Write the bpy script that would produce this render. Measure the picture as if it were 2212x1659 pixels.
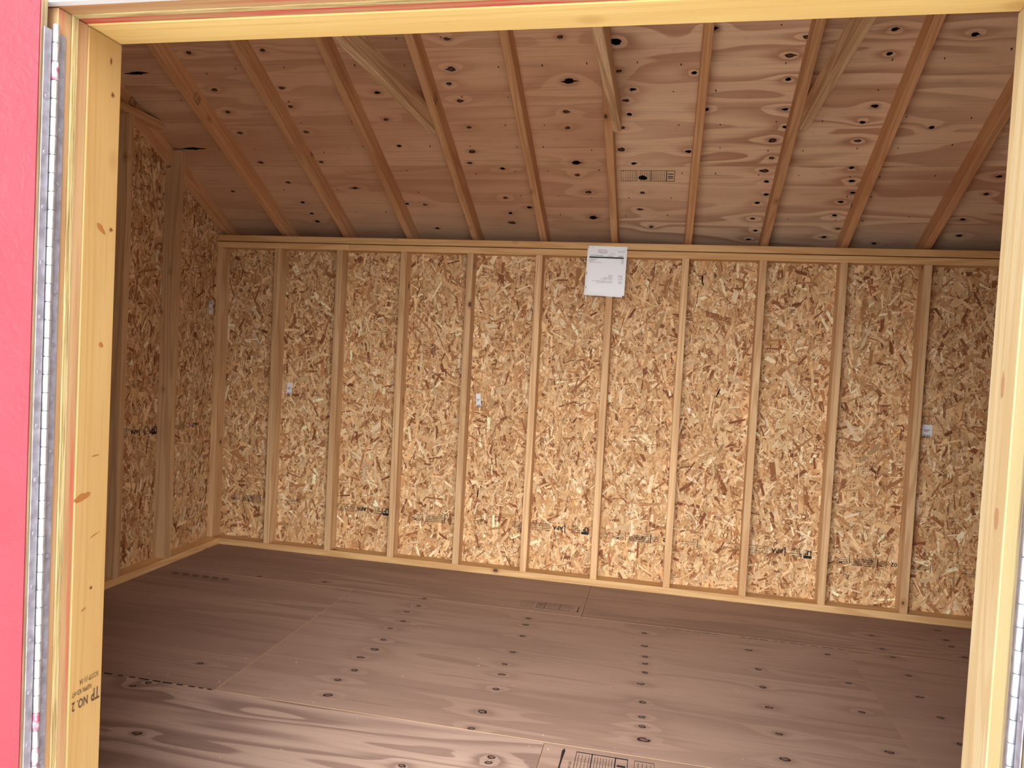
import bpy, bmesh, math, random
import numpy as np
from mathutils import Matrix, Vector

# ------------------------------------------------------------------ clear
for o in list(bpy.data.objects):
    bpy.data.objects.remove(o, do_unlink=True)
SC = bpy.context.scene
COL = SC.collection
rng = np.random.default_rng(7)
random.seed(7)

# ------------------------------------------------------------------ camera
IW, IH = 2212.0, 1659.0
FPX = 1597.0
CAM = np.array([2.7722, -4.1690, 1.2739])
YAW, PITCH, ROLL = 0.1991, -0.0367, 0.0526
_f = np.array([-math.sin(YAW) * math.cos(PITCH), math.cos(YAW) * math.cos(PITCH), math.sin(PITCH)])
_r = np.array([math.cos(YAW), math.sin(YAW), 0.0])
_u = np.cross(_r, _f)
CR = math.cos(ROLL) * _r + math.sin(ROLL) * _u
CU = -math.sin(ROLL) * _r + math.cos(ROLL) * _u
cd = bpy.data.cameras.new('camera')
cam = bpy.data.objects.new('camera', cd)
COL.objects.link(cam)
cd.sensor_width = 36.0
cd.lens = FPX * 36.0 / IW
cd.clip_start = 0.02
cam.matrix_world = Matrix([[CR[0], CU[0], -_f[0], CAM[0]], [CR[1], CU[1], -_f[1], CAM[1]],
                           [CR[2], CU[2], -_f[2], CAM[2]], [0, 0, 0, 1]])
SC.camera = cam

# ------------------------------------------------------------------ world, light, exposure
w = bpy.data.worlds.new('sky')
SC.world = w
w.use_nodes = True
bg = w.node_tree.nodes['Background']
bg.inputs['Color'].default_value = (0.90, 0.95, 1.0, 1)
bg.inputs['Strength'].default_value = 1.0
# added fill: wide soft sun lamp aimed through the doorway at the back wall
sd = bpy.data.lights.new('fill_sun', 'SUN')
sd.energy = 7.8
sd.angle = math.radians(75)
sd.color = (1.0, 0.985, 0.965)
sun = bpy.data.objects.new('fill_sun', sd)
COL.objects.link(sun)
sun.rotation_euler = Vector((-0.06, 1.0, -0.36)).to_track_quat('-Z', 'Y').to_euler()
SC.view_settings.view_transform = 'Standard'
SC.view_settings.look = 'None'
SC.view_settings.gamma = 1.0
SC.view_settings.use_curve_mapping = False
SC.view_settings.exposure = 0.86

# ------------------------------------------------------------------ measures (metres)
S, W, D4 = 0.4064, 0.0381, 0.0889          # 16 inch spacing, 1.5 inch, 3.5 inch
HT = 1.860                                 # underside of the top plates
HTOP = HT + 2 * W
SL = 0.5027                                # roof slope
ZB = 1.985                                 # rafter underside over the back wall's inner face
SEC = math.sqrt(1 + SL * SL)
ZR = ZB + D4 * SEC                         # roof sheathing underside there
XO = 0.0077
XW0, XW1 = 0.0148, 4.862                   # inner faces of the end wall sheathing
DF = 2.87                                  # front wall's inner face is at y = -DF
XL, XR, HZ = 1.6883, 3.2811, 1.850         # door opening
YRIDGE = -DF / 2
YE = 0.34                                  # back edge of the roof, past the wall
ROOFZ = lambda y: ZR - SL * y if y > YRIDGE else ZR - SL * (2 * YRIDGE - y)

def ray(a, b):
    return (a - IW / 2) / FPX * CR - (b - IH / 2) / FPX * CU + _f
def onp(a, b, n, c):
    n = np.array(n, float); d = ray(a, b)
    return CAM + (c - n @ CAM) / (n @ d) * d
def on_floor(a, b): return onp(a, b, (0, 0, 1), 0)
def on_back(a, b, y=D4): return onp(a, b, (0, 1, 0), y)
def on_left(a, b, x=XW0): return onp(a, b, (1, 0, 0), x)
def on_roof(a, b): return onp(a, b, (0, SL, 1), ZR)

# ------------------------------------------------------------------ materials
def srgb(r, g, b):
    def f(c):
        c /= 255.0
        return c / 12.92 if c <= 0.04045 else ((c + 0.055) / 1.055) ** 2.4
    return (f(r), f(g), f(b), 1.0)

class NT:
    def __init__(self, name, rough=0.7, spec=0.25, metal=0.0):
        self.m = bpy.data.materials.new(name)
        self.m.use_nodes = True
        self.t = self.m.node_tree
        self.b = self.t.nodes['Principled BSDF']
        self.b.inputs['Roughness'].default_value = rough
        self.b.inputs['Specular IOR Level'].default_value = spec
        self.b.inputs['Metallic'].default_value = metal
    def n(self, typ, **kw):
        nd = self.t.nodes.new(typ)
        for k, v in kw.items():
            setattr(nd, k, v)
        return nd
    def put(self, sock, v):
        if hasattr(v, 'is_linked') or isinstance(v, bpy.types.NodeSocket):
            self.t.links.new(v, sock)
        else:
            sock.default_value = v
    def math(self, op, a, b=0.0, c=0.0, clamp=False):
        nd = self.n('ShaderNodeMath', operation=op, use_clamp=clamp)
        self.put(nd.inputs[0], a); self.put(nd.inputs[1], b); self.put(nd.inputs[2], c)
        return nd.outputs[0]
    def mix(self, fac, a, b, mode='MIX'):
        nd = self.n('ShaderNodeMix', data_type='RGBA', blend_type=mode)
        self.put(nd.inputs['Factor'], fac); self.put(nd.inputs['A'], a); self.put(nd.inputs['B'], b)
        return nd.outputs['Result']
    def ramp(self, fac, stops):
        nd = self.n('ShaderNodeValToRGB')
        self.put(nd.inputs[0], fac)
        e = nd.color_ramp.elements
        while len(e) < len(stops): e.new(0.5)
        for el, (p, c) in zip(e, stops):
            el.position = p; el.color = c if len(c) == 4 else (*c, 1)
        return nd.outputs[0]
    def fit(self, v, a, b, c=0.0, d=1.0):
        nd = self.n('ShaderNodeMapRange')
        nd.interpolation_type = 'SMOOTHSTEP'
        self.put(nd.inputs[0], v)
        for i, x in enumerate((a, b, c, d)): nd.inputs[1 + i].default_value = x
        return nd.outputs[0]
    def coord(self, scale, seed=True, mult=37.0):
        tc = self.n('ShaderNodeTexCoord')
        mp = self.n('ShaderNodeMapping')
        self.t.links.new(tc.outputs['Object'], mp.inputs['Vector'])
        mp.inputs['Scale'].default_value = scale
        if seed:
            oi = self.n('ShaderNodeObjectInfo')
            c = self.n('ShaderNodeCombineXYZ')
            v = self.math('MULTIPLY', oi.outputs['Random'], mult)
            for i in range(3): self.t.links.new(v, c.inputs[i])
            self.t.links.new(c.outputs[0], mp.inputs['Location'])
        return mp.outputs[0]
    def noise(self, vec, scale, detail=2.0, rough=0.5, dist=0.0):
        nd = self.n('ShaderNodeTexNoise')
        self.t.links.new(vec, nd.inputs['Vector'])
        for k, v in (('Scale', scale), ('Detail', detail), ('Roughness', rough), ('Distortion', dist)):
            nd.inputs[k].default_value = v
        return nd.outputs['Fac']
    def bump(self, h, strength=0.2, dist=0.002):
        nd = self.n('ShaderNodeBump')
        nd.inputs['Strength'].default_value = strength
        nd.inputs['Distance'].default_value = dist
        self.t.links.new(h, nd.inputs['Height'])
        self.t.links.new(nd.outputs[0], self.b.inputs['Normal'])
    def done(self, col):
        self.put(self.b.inputs['Base Color'], col)
        return self.m

def plain(name, c, rough=0.6, spec=0.3, metal=0.0):
    return NT(name, rough, spec, metal).done(c)

def lumber_mat(name, pale, mid, dark, knot=srgb(70, 38, 22), knots=True, grain=1.0, vary=0.12):
    """sawn softwood, grain along the board's local x"""
    t = NT(name, 0.62, 0.3)
    h = t.noise(t.coord((0.55, 11, 11)), 1.0, 1.5, 0.45, 0.25)
    band = t.math('SINE', t.math('MULTIPLY', h, 55.0))
    band = t.fit(band, -0.3, 1.0)
    fine = t.noise(t.coord((6, 260, 260)), 1.0, 2.0, 0.6)
    broad = t.noise(t.coord((1.4, 5, 5)), 1.0, 2.0)
    c = t.mix(t.math('MULTIPLY', band, 0.60 * grain), pale, mid)
    c = t.mix(t.math('MULTIPLY', t.fit(fine, 0.45, 0.75), 0.35 * grain), c, dark)
    c = t.mix(t.math('MULTIPLY', t.fit(broad, 0.42, 0.7), 0.5), c, mid)
    if knots:
        vo = t.n('ShaderNodeTexVoronoi', feature='F1', voronoi_dimensions='3D')
        t.t.links.new(t.coord((4.6, 7.5, 7.5)), vo.inputs['Vector'])
        vo.inputs['Scale'].default_value = 1.0
        sp = t.n('ShaderNodeSeparateColor'); t.put(sp.inputs[0], vo.outputs['Color'])
        on = t.math('GREATER_THAN', sp.outputs[0], 0.52)
        dd = t.math('ADD', vo.outputs['Distance'], t.math('MULTIPLY', fine, 0.02))
        c = t.mix(t.math('MULTIPLY', t.fit(dd, 0.20, 0.09, 0, 0.45), on), c, dark)
        c = t.mix(t.math('MULTIPLY', t.fit(dd, 0.092, 0.07, 0, 0.85), on), c, knot)
    oi = t.n('ShaderNodeObjectInfo')
    v = t.math('ADD', t.math('MULTIPLY', oi.outputs['Random'], 2 * vary), 1.0 - vary)
    hs = t.n('ShaderNodeHueSaturation')
    t.put(hs.inputs['Color'], c); t.put(hs.inputs['Value'], v)
    t.bump(t.math('ADD', band, fine), 0.12, 0.001)
    return t.done(hs.outputs[0])

def ply_mat(name, pale, mid, dark, freq=9.0, contrast=0.8, stretch=(0.55, 4.2, 1.0)):
    """rotary cut veneer: bands are level lines of a slow height field, lifted at the knots"""
    t = NT(name, 0.66, 0.25)
    h0 = t.noise(t.coord(stretch), 1.0, 2.2, 0.5, 0.35)
    at = t.n('ShaderNodeAttribute', attribute_name='kn')
    h = t.math('ADD', t.math('MULTIPLY', h0, freq), t.math('MULTIPLY', at.outputs['Fac'], 0.75))
    saw = t.math('FRACT', h)
    band = t.math('MULTIPLY', t.fit(saw, 0.25, 0.80), t.fit(saw, 1.0, 0.93))
    mask = t.fit(t.noise(t.coord((0.5, 1.2, 1)), 1.0, 1.0), 0.35, 0.62, 0.25, 1.0)
    fine = t.noise(t.coord((2.2, 95, 1)), 1.0, 3.0, 0.65)
    broad = t.noise(t.coord((0.8, 2.4, 1)), 1.0, 2.0)
    c = t.mix(t.math('MULTIPLY', t.math('MULTIPLY', band, mask), contrast), pale, mid)
    c = t.mix(t.math('MULTIPLY', t.fit(fine, 0.48, 0.78), 0.38), c, dark)
    c = t.mix(t.fit(broad, 0.45, 0.72, 0, 0.45), c, mid)
    blot = t.noise(t.coord((14, 20, 1)), 1.0, 3.0, 0.6)
    c = t.mix(t.fit(blot, 0.6, 0.8, 0, 0.18), c, dark)
    c = t.mix(t.fit(at.outputs['Fac'], 0.8, 1.4, 0, 0.2), c, dark)
    t.bump(t.math('ADD', fine, band), 0.08, 0.001)
    return t.done(c)

M = {}
M['stud'] = lumber_mat('stud_pine', srgb(222, 184, 138), srgb(190, 145, 100), srgb(160, 110, 68))
M['plate'] = lumber_mat('plate_pine', srgb(226, 186, 132), srgb(200, 152, 98), srgb(165, 112, 66))
M['rafter'] = lumber_mat('rafter_fir', srgb(220, 174, 128), srgb(192, 140, 96), srgb(150, 98, 60), grain=1.0)
M['tie'] = lumber_mat('tie_fir', srgb(226, 198, 158), srgb(186, 148, 108), srgb(128, 92, 66), grain=1.3)
M['jamb'] = lumber_mat('jamb_pine', srgb(178, 144, 92), srgb(166, 126, 72), srgb(138, 94, 50), knot=srgb(124, 76, 34), grain=0.55, vary=0.03)
M['jamb_pale'] = lumber_mat('jamb_pale_pine', srgb(206, 186, 146), srgb(192, 162, 116), srgb(164, 122, 78), knot=srgb(150, 92, 58), vary=0.02)
M['jamb_yellow'] = lumber_mat('jamb_yellow_pine', srgb(188, 164, 96), srgb(182, 154, 84), srgb(158, 124, 64), knots=False, grain=0.4, vary=0.0)
M['header'] = lumber_mat('header_pine', srgb(226, 196, 128), srgb(214, 176, 104), srgb(176, 132, 74), knot=srgb(150, 110, 60), grain=0.7, vary=0.0)
M['liner_pale'] = lumber_mat('liner_pale_pine', srgb(212, 196, 146), srgb(204, 184, 130), srgb(178, 152, 104), knots=False, grain=0.3, vary=0.0)
t = NT('door_sawn_edge', 0.85, 0.15)
M['door_edge'] = t.done(t.ramp(t.noise(t.coord((9, 300, 300)), 1.0, 4.0, 0.65), [(0.3, srgb(120, 96, 70)), (0.7, srgb(178, 156, 124))]))
M['ply_roof'] = ply_mat('roof_plywood', srgb(224, 184, 148), srgb(190, 142, 110), srgb(132, 90, 68), freq=6.0, contrast=0.55, stretch=(0.4, 5.0, 1))
M['ply_roof2'] = ply_mat('pale_roof_plywood', srgb(244, 214, 178), srgb(196, 152, 122), srgb(148, 106, 82), freq=6.0, contrast=0.95, stretch=(0.5, 4.6, 1))
M['ply_floor'] = ply_mat('floor_plywood', srgb(158, 131, 116), srgb(126, 99, 87), srgb(88, 68, 60), freq=5.0, contrast=0.5, stretch=(0.4, 5.0, 1))
M['ply_floor2'] = ply_mat('wavy_floor_plywood', srgb(172, 146, 131), srgb(124, 98, 88), srgb(94, 72, 64), freq=8.0, contrast=0.8, stretch=(0.55, 4.6, 1))
M['ply_edge'] = plain('plywood_edge', srgb(205, 170, 125), 0.8)
M['knot_dark'] = plain('knot_dark', srgb(34, 20, 18), 0.75, 0.2)
M['knot_brown'] = plain('knot_brown', srgb(92, 62, 48), 0.7, 0.25)
M['knot_hole'] = plain('knot_hole', srgb(8, 5, 8), 0.9, 0.1)
M['ink'] = plain('stamp_ink', srgb(30, 30, 36), 0.6, 0.2)
M['ink_brown'] = plain('faded_stamp_ink', srgb(74, 54, 42), 0.7, 0.2)
M['ink_grey'] = plain('faded_grey_ink', srgb(120, 92, 64), 0.7, 0.2)
M['ink_red'] = plain('red_print', srgb(190, 60, 84), 0.6, 0.2)
M['paper'] = plain('white_paper', srgb(248, 248, 250), 0.6, 0.3)
M['sticker'] = plain('white_sticker', srgb(228, 228, 232), 0.45, 0.4)
M['white'] = plain('white_paint', srgb(212, 212, 218), 0.5, 0.4)
M['nail'] = plain('nail_steel', srgb(40, 28, 26), 0.6, 0.3)

t = NT('osb_strands', 0.68, 0.22)
at = t.n('ShaderNodeAttribute', attribute_name='col')
fn = t.noise(t.coord((40, 40, 160), False), 1.0, 2.0, 0.6)
M['strand'] = t.done(t.mix(t.fit(fn, 0.35, 0.75, 0, 0.22), at.outputs['Color'], srgb(120, 76, 44)))
t = NT('osb_core', 0.8, 0.15)
M['osb'] = t.done(t.ramp(t.noise(t.coord((60, 60, 60)), 1.0, 3.0), [(0.35, srgb(120, 76, 44)), (0.7, srgb(178, 128, 82))]))
t = NT('osb_sawn_edge', 0.85, 0.15)
ce = t.noise(t.coord((9, 300, 300)), 1.0, 4.0, 0.65)
M['osb_edge'] = t.done(t.ramp(ce, [(0.3, srgb(134, 108, 70)), (0.5, srgb(184, 162, 112)), (0.75, srgb(206, 188, 142))]))
t.bump(ce, 0.6, 0.003)
t = NT('weathered_sawn_edge', 0.85, 0.15)
ce = t.noise(t.coord((5, 240, 240)), 1.0, 4.0, 0.7)
M['grey_edge'] = t.done(t.ramp(ce, [(0.35, srgb(120, 100, 78)), (0.6, srgb(190, 172, 136))]))
t.bump(ce, 0.5, 0.003)

# red paint over strand board
t = NT('red_paint', 0.5, 0.35)
vo = t.n('ShaderNodeTexVoronoi', feature='F1', voronoi_dimensions='3D', distance='MINKOWSKI')
t.t.links.new(t.coord((60, 60, 18), False), vo.inputs['Vector']); vo.inputs['Scale'].default_value = 1.0
n1 = t.noise(t.coord((26, 26, 12), False), 1.0, 4.0, 0.6, 1.6)
n2 = t.noise(t.coord((5, 5, 4), False), 1.0, 2.0)
c = t.mix(t.fit(n2, 0.3, 0.7), srgb(134, 36, 48), srgb(126, 32, 43))
c = t.mix(t.fit(n1, 0.58, 0.72, 0, 0.5), c, srgb(112, 32, 46))
vk = t.n('ShaderNodeTexVoronoi', feature='F1', voronoi_dimensions='3D')
t.t.links.new(t.coord((9, 9, 7), False), vk.inputs['Vector'])
c = t.mix(t.fit(vk.outputs['Distance'], 0.10, 0.06, 0, 0.6), c, srgb(80, 22, 32))
t.bump(n1, 0.38, 0.005)
M['red'] = t.done(c)

# casing with red overspray (spray stains have their own ragged shape)
def overspray(name, lo, hi):
    t = NT(name, 0.6, 0.3)
    h = t.noise(t.coord((2, 60, 60)), 1.0, 3.0, 0.6)
    base = t.mix(t.fit(h, 0.35, 0.7), srgb(182, 146, 106), srgb(164, 122, 82))
    s = t.noise(t.coord((1.6, 30, 30)), 1.0, 3.0, 0.55)
    return t.done(t.mix(t.fit(s, lo, hi, 0, 0.85), base, srgb(196, 58, 66)))
M['casing'] = overspray('casing_wood', 0.60, 0.80)
M['casing_red'] = overspray('casing_wood_sprayed', 0.38, 0.66)
M['liner_red'] = overspray('liner_wood_sprayed', 0.36, 0.52)
t = NT('zinc', 0.38, 0.5, 0.85)
z = t.noise(t.coord((40, 40, 40)), 1.0, 3.0)
M['zinc'] = t.done(t.ramp(z, [(0.3, srgb(196, 202, 212)), (0.7, srgb(232, 236, 242))]))
t = NT('dull_zinc', 0.55, 0.4, 0.2)
z = t.noise(t.coord((60, 60, 60)), 1.0, 3.0)
M['zinc_dull'] = t.done(t.ramp(z, [(0.3, srgb(126, 120, 128)), (0.7, srgb(156, 152, 162))]))
t = NT('zinc_red_spray', 0.45, 0.4, 0.4)
z = t.noise(t.coord((70, 70, 70)), 1.0, 2.0)
M['zinc_red'] = t.done(t.ramp(z, [(0.40, srgb(206, 206, 214)), (0.62, srgb(178, 92, 112))]))
t = NT('gravel_ground', 0.9, 0.2)
g = t.noise(t.coord((1, 1, 1), False), 40.0, 5.0, 0.7)
M['gravel'] = t.done(t.ramp(g, [(0.3, srgb(214, 210, 202)), (0.7, srgb(244, 242, 238))]))
t = NT('roof_shingle', 0.9, 0.2)
M['shingle'] = t.done(t.ramp(t.noise(t.coord((1, 1, 1), False), 30.0, 4.0), [(0.3, srgb(50, 50, 54)), (0.7, srgb(92, 92, 96))]))
# clear sleeve
m = bpy.data.materials.new('clear_plastic')
m.use_nodes = True
nt = m.node_tree
for nd in list(nt.nodes): nt.nodes.remove(nd)
out = nt.nodes.new('ShaderNodeOutputMaterial'); mx = nt.nodes.new('ShaderNodeMixShader')
tr = nt.nodes.new('ShaderNodeBsdfTransparent'); gl = nt.nodes.new('ShaderNodeBsdfGlossy')
gl.inputs['Roughness'].default_value = 0.12
fr = nt.nodes.new('ShaderNodeFresnel'); fr.inputs['IOR'].default_value = 1.35
nt.links.new(fr.outputs[0], mx.inputs[0]); nt.links.new(tr.outputs[0], mx.inputs[1]); nt.links.new(gl.outputs[0], mx.inputs[2])
nt.links.new(mx.outputs[0], out.inputs[0])
M['plastic'] = m

# ------------------------------------------------------------------ builders
def link(name, mesh, mat, parent=None, mw=None, kind=None, label=None, cat=None, group=None):
    o = bpy.data.objects.new(name, mesh)
    COL.objects.link(o)
    if mesh is not None and mat is not None and not mesh.materials:
        mesh.materials.append(mat)
    if mw is not None: o.matrix_world = mw
    if parent is not None:
        o.parent = parent
        o.matrix_parent_inverse = PINV.get(parent.name, Matrix.Identity(4))
    PINV[o.name] = (mw or Matrix.Identity(4)).inverted()
    tag(o, kind, label, cat, group)
    return o
PINV = {}
def tag(o, kind=None, label=None, cat=None, group=None):
    if kind: o['kind'] = kind
    if label: o['label'] = label
    if cat: o['category'] = cat
    if group: o['group'] = group
    return o
def empty(name, loc, **kw):
    o = link(name, None, None, None, Matrix.Translation(loc), **kw)
    o.empty_display_size = 0.1
    return o

BOX = {}
def box_mesh(dims, mat, bev):
    key = (tuple(round(d, 4) for d in dims), mat.name, bev)
    if key in BOX: return BOX[key]
    bm = bmesh.new()
    bmesh.ops.create_cube(bm, size=1.0)
    for v in bm.verts:
        v.co.x *= dims[0]; v.co.y *= dims[1]; v.co.z *= dims[2]
    if bev:
        bmesh.ops.bevel(bm, geom=list(bm.edges), offset=bev, segments=1, affect='EDGES', clamp_overlap=True)
    me = bpy.data.meshes.new('board')
    bm.to_mesh(me); bm.free()
    me.materials.append(mat)
    BOX[key] = me
    return me
AX = {'x': ((1, 0, 0), (0, 1, 0), (0, 0, 1)), 'z': ((0, 0, 1), (1, 0, 0), (0, 1, 0)), 'y': ((0, 1, 0), (0, 0, 1), (1, 0, 0))}
def frame(ex, ey, ez, loc):
    m = Matrix.Identity(4)
    for i, e in enumerate((ex, ey, ez)):
        for k in range(3): m[k][i] = e[k]
    for k in range(3): m[k][3] = loc[k]
    return m
def board(name, lo, hi, axis, mat, parent=None, bev=0.0022, flip=False, **kw):
    """a board between two corners; axis is the way its grain runs"""
    lo = np.array(lo, float); hi = np.array(hi, float)
    d = hi - lo; c = (lo + hi) / 2
    ex, ey, ez = [np.array(e, float) for e in AX[axis]]
    if flip: ex, ey = -ex, -ey
    dims = (abs(d @ ex), abs(d @ ey), abs(d @ ez))
    return link(name, box_mesh(dims, M[mat], bev), M[mat], parent, frame(ex, ey, ez, c), **kw)
def poly_prism(name, pts, ext, mat, parent, mw, **kw):
    """polygon in local xy pushed out along local z by ext"""
    n = len(pts)
    vs = [(x, y, 0) for x, y in pts] + [(x, y, ext) for x, y in pts]
    fs = [tuple(range(n))[::-1], tuple(range(n, 2 * n))] + [(i, (i + 1) % n, n + (i + 1) % n, n + i) for i in range(n)]
    me = bpy.data.meshes.new(name); me.from_pydata(vs, [], fs); me.update()
    return link(name, me, M[mat], parent, mw, **kw)

# knots: dark ring round a browner heart, or an open hole
def disc_mesh(name, hole, seed, heart='knot_brown'):
    rr = np.random.default_rng(seed)
    n = 16
    ang = np.linspace(0, 2 * math.pi, n, endpoint=False)
    rad = 1 + 0.10 * rr.standard_normal(n)
    tail = 1 + (0.55 * np.clip(np.cos(ang), 0, 1) ** 8 if seed % 2 else 0)
    o = np.stack([np.cos(ang) * rad * tail, np.sin(ang) * rad, np.zeros(n)], 1)
    i = o * [0.66, 0.60, 1] + [0.06, 0, 0.25]
    vs = np.vstack([o, i])
    fs = [(k, (k + 1) % n, n + (k + 1) % n, n + k) for k in range(n)] + [tuple(range(n, 2 * n))]
    me = bpy.data.meshes.new(name)
    me.from_pydata(vs.tolist(), [], fs)
    me.materials.append(M['knot_hole' if hole else 'knot_dark'])
    me.materials.append(M['knot_hole' if hole else heart])
    me.polygons[n].material_index = 1
    me.update()
    return me
KN = [disc_mesh('knot', False, s) for s in range(4)]
M['knot_grey'] = plain('knot_grey', srgb(108, 86, 78), 0.7, 0.25)
KF = [disc_mesh('knot', False, s, 'knot_grey') for s in (20, 22, 21, 24)]
KH = [disc_mesh('knot_hole', True, s) for s in range(10, 14)]

def sheet(name, origin, ex, ey, en, L, Wd, mat, parent, knots=(), step=0.02, thick=0.012, bounds=None):
    """plywood sheet: seen face at local z=0 (normal en), grain along local x.
    knots: (a, b, radius, hole)"""
    nx, ny = max(2, int(L / step)), max(2, int(Wd / step))
    xs = np.linspace(0, L, nx + 1); ys = np.linspace(0, Wd, ny + 1)
    X, Y = np.meshgrid(xs, ys, indexing='ij')
    kn = np.zeros_like(X)
    for a, b, r, hole in knots:
        k = r / 0.014
        kn += np.exp(-((X - a) / (0.085 * k)) ** 2 - ((Y - b) / (0.034 * k)) ** 2) + 0.8 * np.exp(-((X - a) / (0.03 * k)) ** 2 - ((Y - b) / (0.02 * k)) ** 2)
    vs = np.stack([X.ravel(), Y.ravel(), np.zeros(X.size)], 1)
    idx = np.arange(X.size).reshape(X.shape)
    q = np.stack([idx[:-1, :-1], idx[1:, :-1], idx[1:, 1:], idx[:-1, 1:]], -1).reshape(-1, 4)
    nb = X.size
    back = np.array([[0, 0, -thick], [L, 0, -thick], [L, Wd, -thick], [0, Wd, -thick]])
    vs = np.vstack([vs, back])
    c = [idx[0, 0], idx[-1, 0], idx[-1, -1], idx[0, -1]]
    edges = [list(idx[:, 0]), list(idx[-1, :]), list(idx[::-1, -1]), list(idx[0, ::-1])]
    fs = q.tolist() + [[nb + 3, nb + 2, nb + 1, nb]]
    nside = 0
    for e, (p0, p1) in zip(edges, ((0, 1), (1, 2), (2, 3), (3, 0))):
        fs.append([int(v) for v in e[::-1]] + [nb + p0, nb + p1]); nside += 1
    me = bpy.data.meshes.new(name)
    me.from_pydata(vs.tolist(), [], fs)
    me.materials.append(M[mat]); me.materials.append(M['ply_edge'])
    for i in range(nside): me.polygons[len(fs) - 1 - i].material_index = 1
    a = me.attributes.new('kn', 'FLOAT', 'POINT')
    a.data.foreach_set('value', np.append(kn.ravel(), np.zeros(4)).astype(np.float32))
    me.update()
    mw = frame(ex, ey, en, origin)
    o = link(name, me, M[mat], parent, mw)
    for i, (a_, b_, r, hole) in enumerate(knots):
        th = random.uniform(-0.12, 0.12) + (math.pi if random.random() < 0.5 else 0)
        km = Matrix.Translation((a_, b_, 0.0005)) @ Matrix.Rotation(th, 4, 'Z') @ Matrix.Diagonal((r, r * random.uniform(0.62, 0.8), 0.0012, 1))
        link('knot', (KH if hole else KF if mat.startswith('ply_floor') else KN)[i % 4], None, o, mw @ km)
    return o

# strand board: a core slab with thousands of real strands lying on it
PAL = np.array([srgb(*c)[:3] for c in ((232, 196, 150), (218, 176, 126), (202, 154, 106), (180, 128, 84), (136, 84, 52), (246, 222, 182), (158, 104, 66))])
PW = np.array([0.27, 0.27, 0.19, 0.10, 0.045, 0.075, 0.05])
def strands(name, parent, mw, Wd, H, clip=None, dens=1.0, vert=0.0, seed=1):
    """panel in local xy (0..Wd, 0..H), strands stand a hair proud along +z"""
    g = np.random.default_rng(seed)
    n1 = int(Wd * H * 4600 * dens); n2 = int(Wd * H * 8000 * dens); n3 = int(Wd * H * 420 * dens)
    N = n1 + n2 + n3
    ln = np.concatenate([np.clip(g.lognormal(math.log(0.054), 0.42, n1), 0.02, 0.14), g.uniform(0.012, 0.042, n2), g.uniform(0.035, 0.09, n3)])
    wd = np.concatenate([np.clip(g.lognormal(math.log(0.0125), 0.5, n1), 0.004, 0.034), g.uniform(0.0012, 0.0038, n2), g.uniform(0.012, 0.026, n3)])
    an = g.uniform(0, math.pi, N)
    if vert: an = np.where(g.random(N) < vert, math.pi / 2 + g.normal(0, 0.35, N), an)
    ci = g.choice(len(PAL), N, p=PW / PW.sum())
    col = PAL[ci] * (1 + 0.12 * g.standard_normal((N, 1)))
    f2 = np.zeros(N, bool); f2[n1:n1 + n2] = True
    dk = f2 & (g.random(N) < 0.32)
    col[dk] = np.array(srgb(118, 74, 46)[:3]) * (1 + 0.3 * g.standard_normal((dk.sum(), 1)))
    col = np.clip(col, 0.01, 0.95)
    order = g.permutation(N)
    z = np.empty(N); z[order] = np.linspace(0.0003, 0.0022, N)
    cx = g.uniform(0, Wd, N); cy = g.uniform(0, H, N)
    ca, sa = np.cos(an), np.sin(an)
    V = np.empty((N, 4, 3))
    tw = g.uniform(0.55, 1.0, (N, 2)); sh = g.uniform(-0.25, 0.25, (N, 4)) * wd[:, None]
    for k, (sx, sy) in enumerate(((-1, -1), (1, -1), (1, 1), (-1, 1))):
        lx = sx * ln / 2 + sh[:, k] * 2.0
        ly = sy * wd / 2 * tw[:, 0 if sx < 0 else 1]
        V[:, k, 0] = cx + ca * lx - sa * ly
        V[:, k, 1] = cy + sa * lx + ca * ly
        V[:, k, 2] = z + sx * g.uniform(-0.0002, 0.0002, N)
    V[:, :, 0] = np.clip(V[:, :, 0], 0, Wd); V[:, :, 1] = np.clip(V[:, :, 1], 0, H)
    if clip is not None: V[:, :, 1] = np.minimum(V[:, :, 1], clip(V[:, :, 0]))
    me = bpy.data.meshes.new(name)
    me.vertices.add(N * 4); me.vertices.foreach_set('co', V.reshape(-1))
    me.loops.add(N * 4); me.loops.foreach_set('vertex_index', np.arange(N * 4, dtype=np.int32))
    me.polygons.add(N); me.polygons.foreach_set('loop_start', np.arange(0, N * 4, 4, dtype=np.int32))
    me.polygons.foreach_set('loop_total', np.full(N, 4, dtype=np.int32))
    at = me.attributes.new('col', 'FLOAT_COLOR', 'POINT')
    at.data.foreach_set('color', np.repeat(np.hstack([col, np.ones((N, 1))]), 4, 0).astype(np.float32).reshape(-1))
    me.update(); me.validate()
    return link(name, me, M['strand'], parent, mw, kind='stuff')

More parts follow.
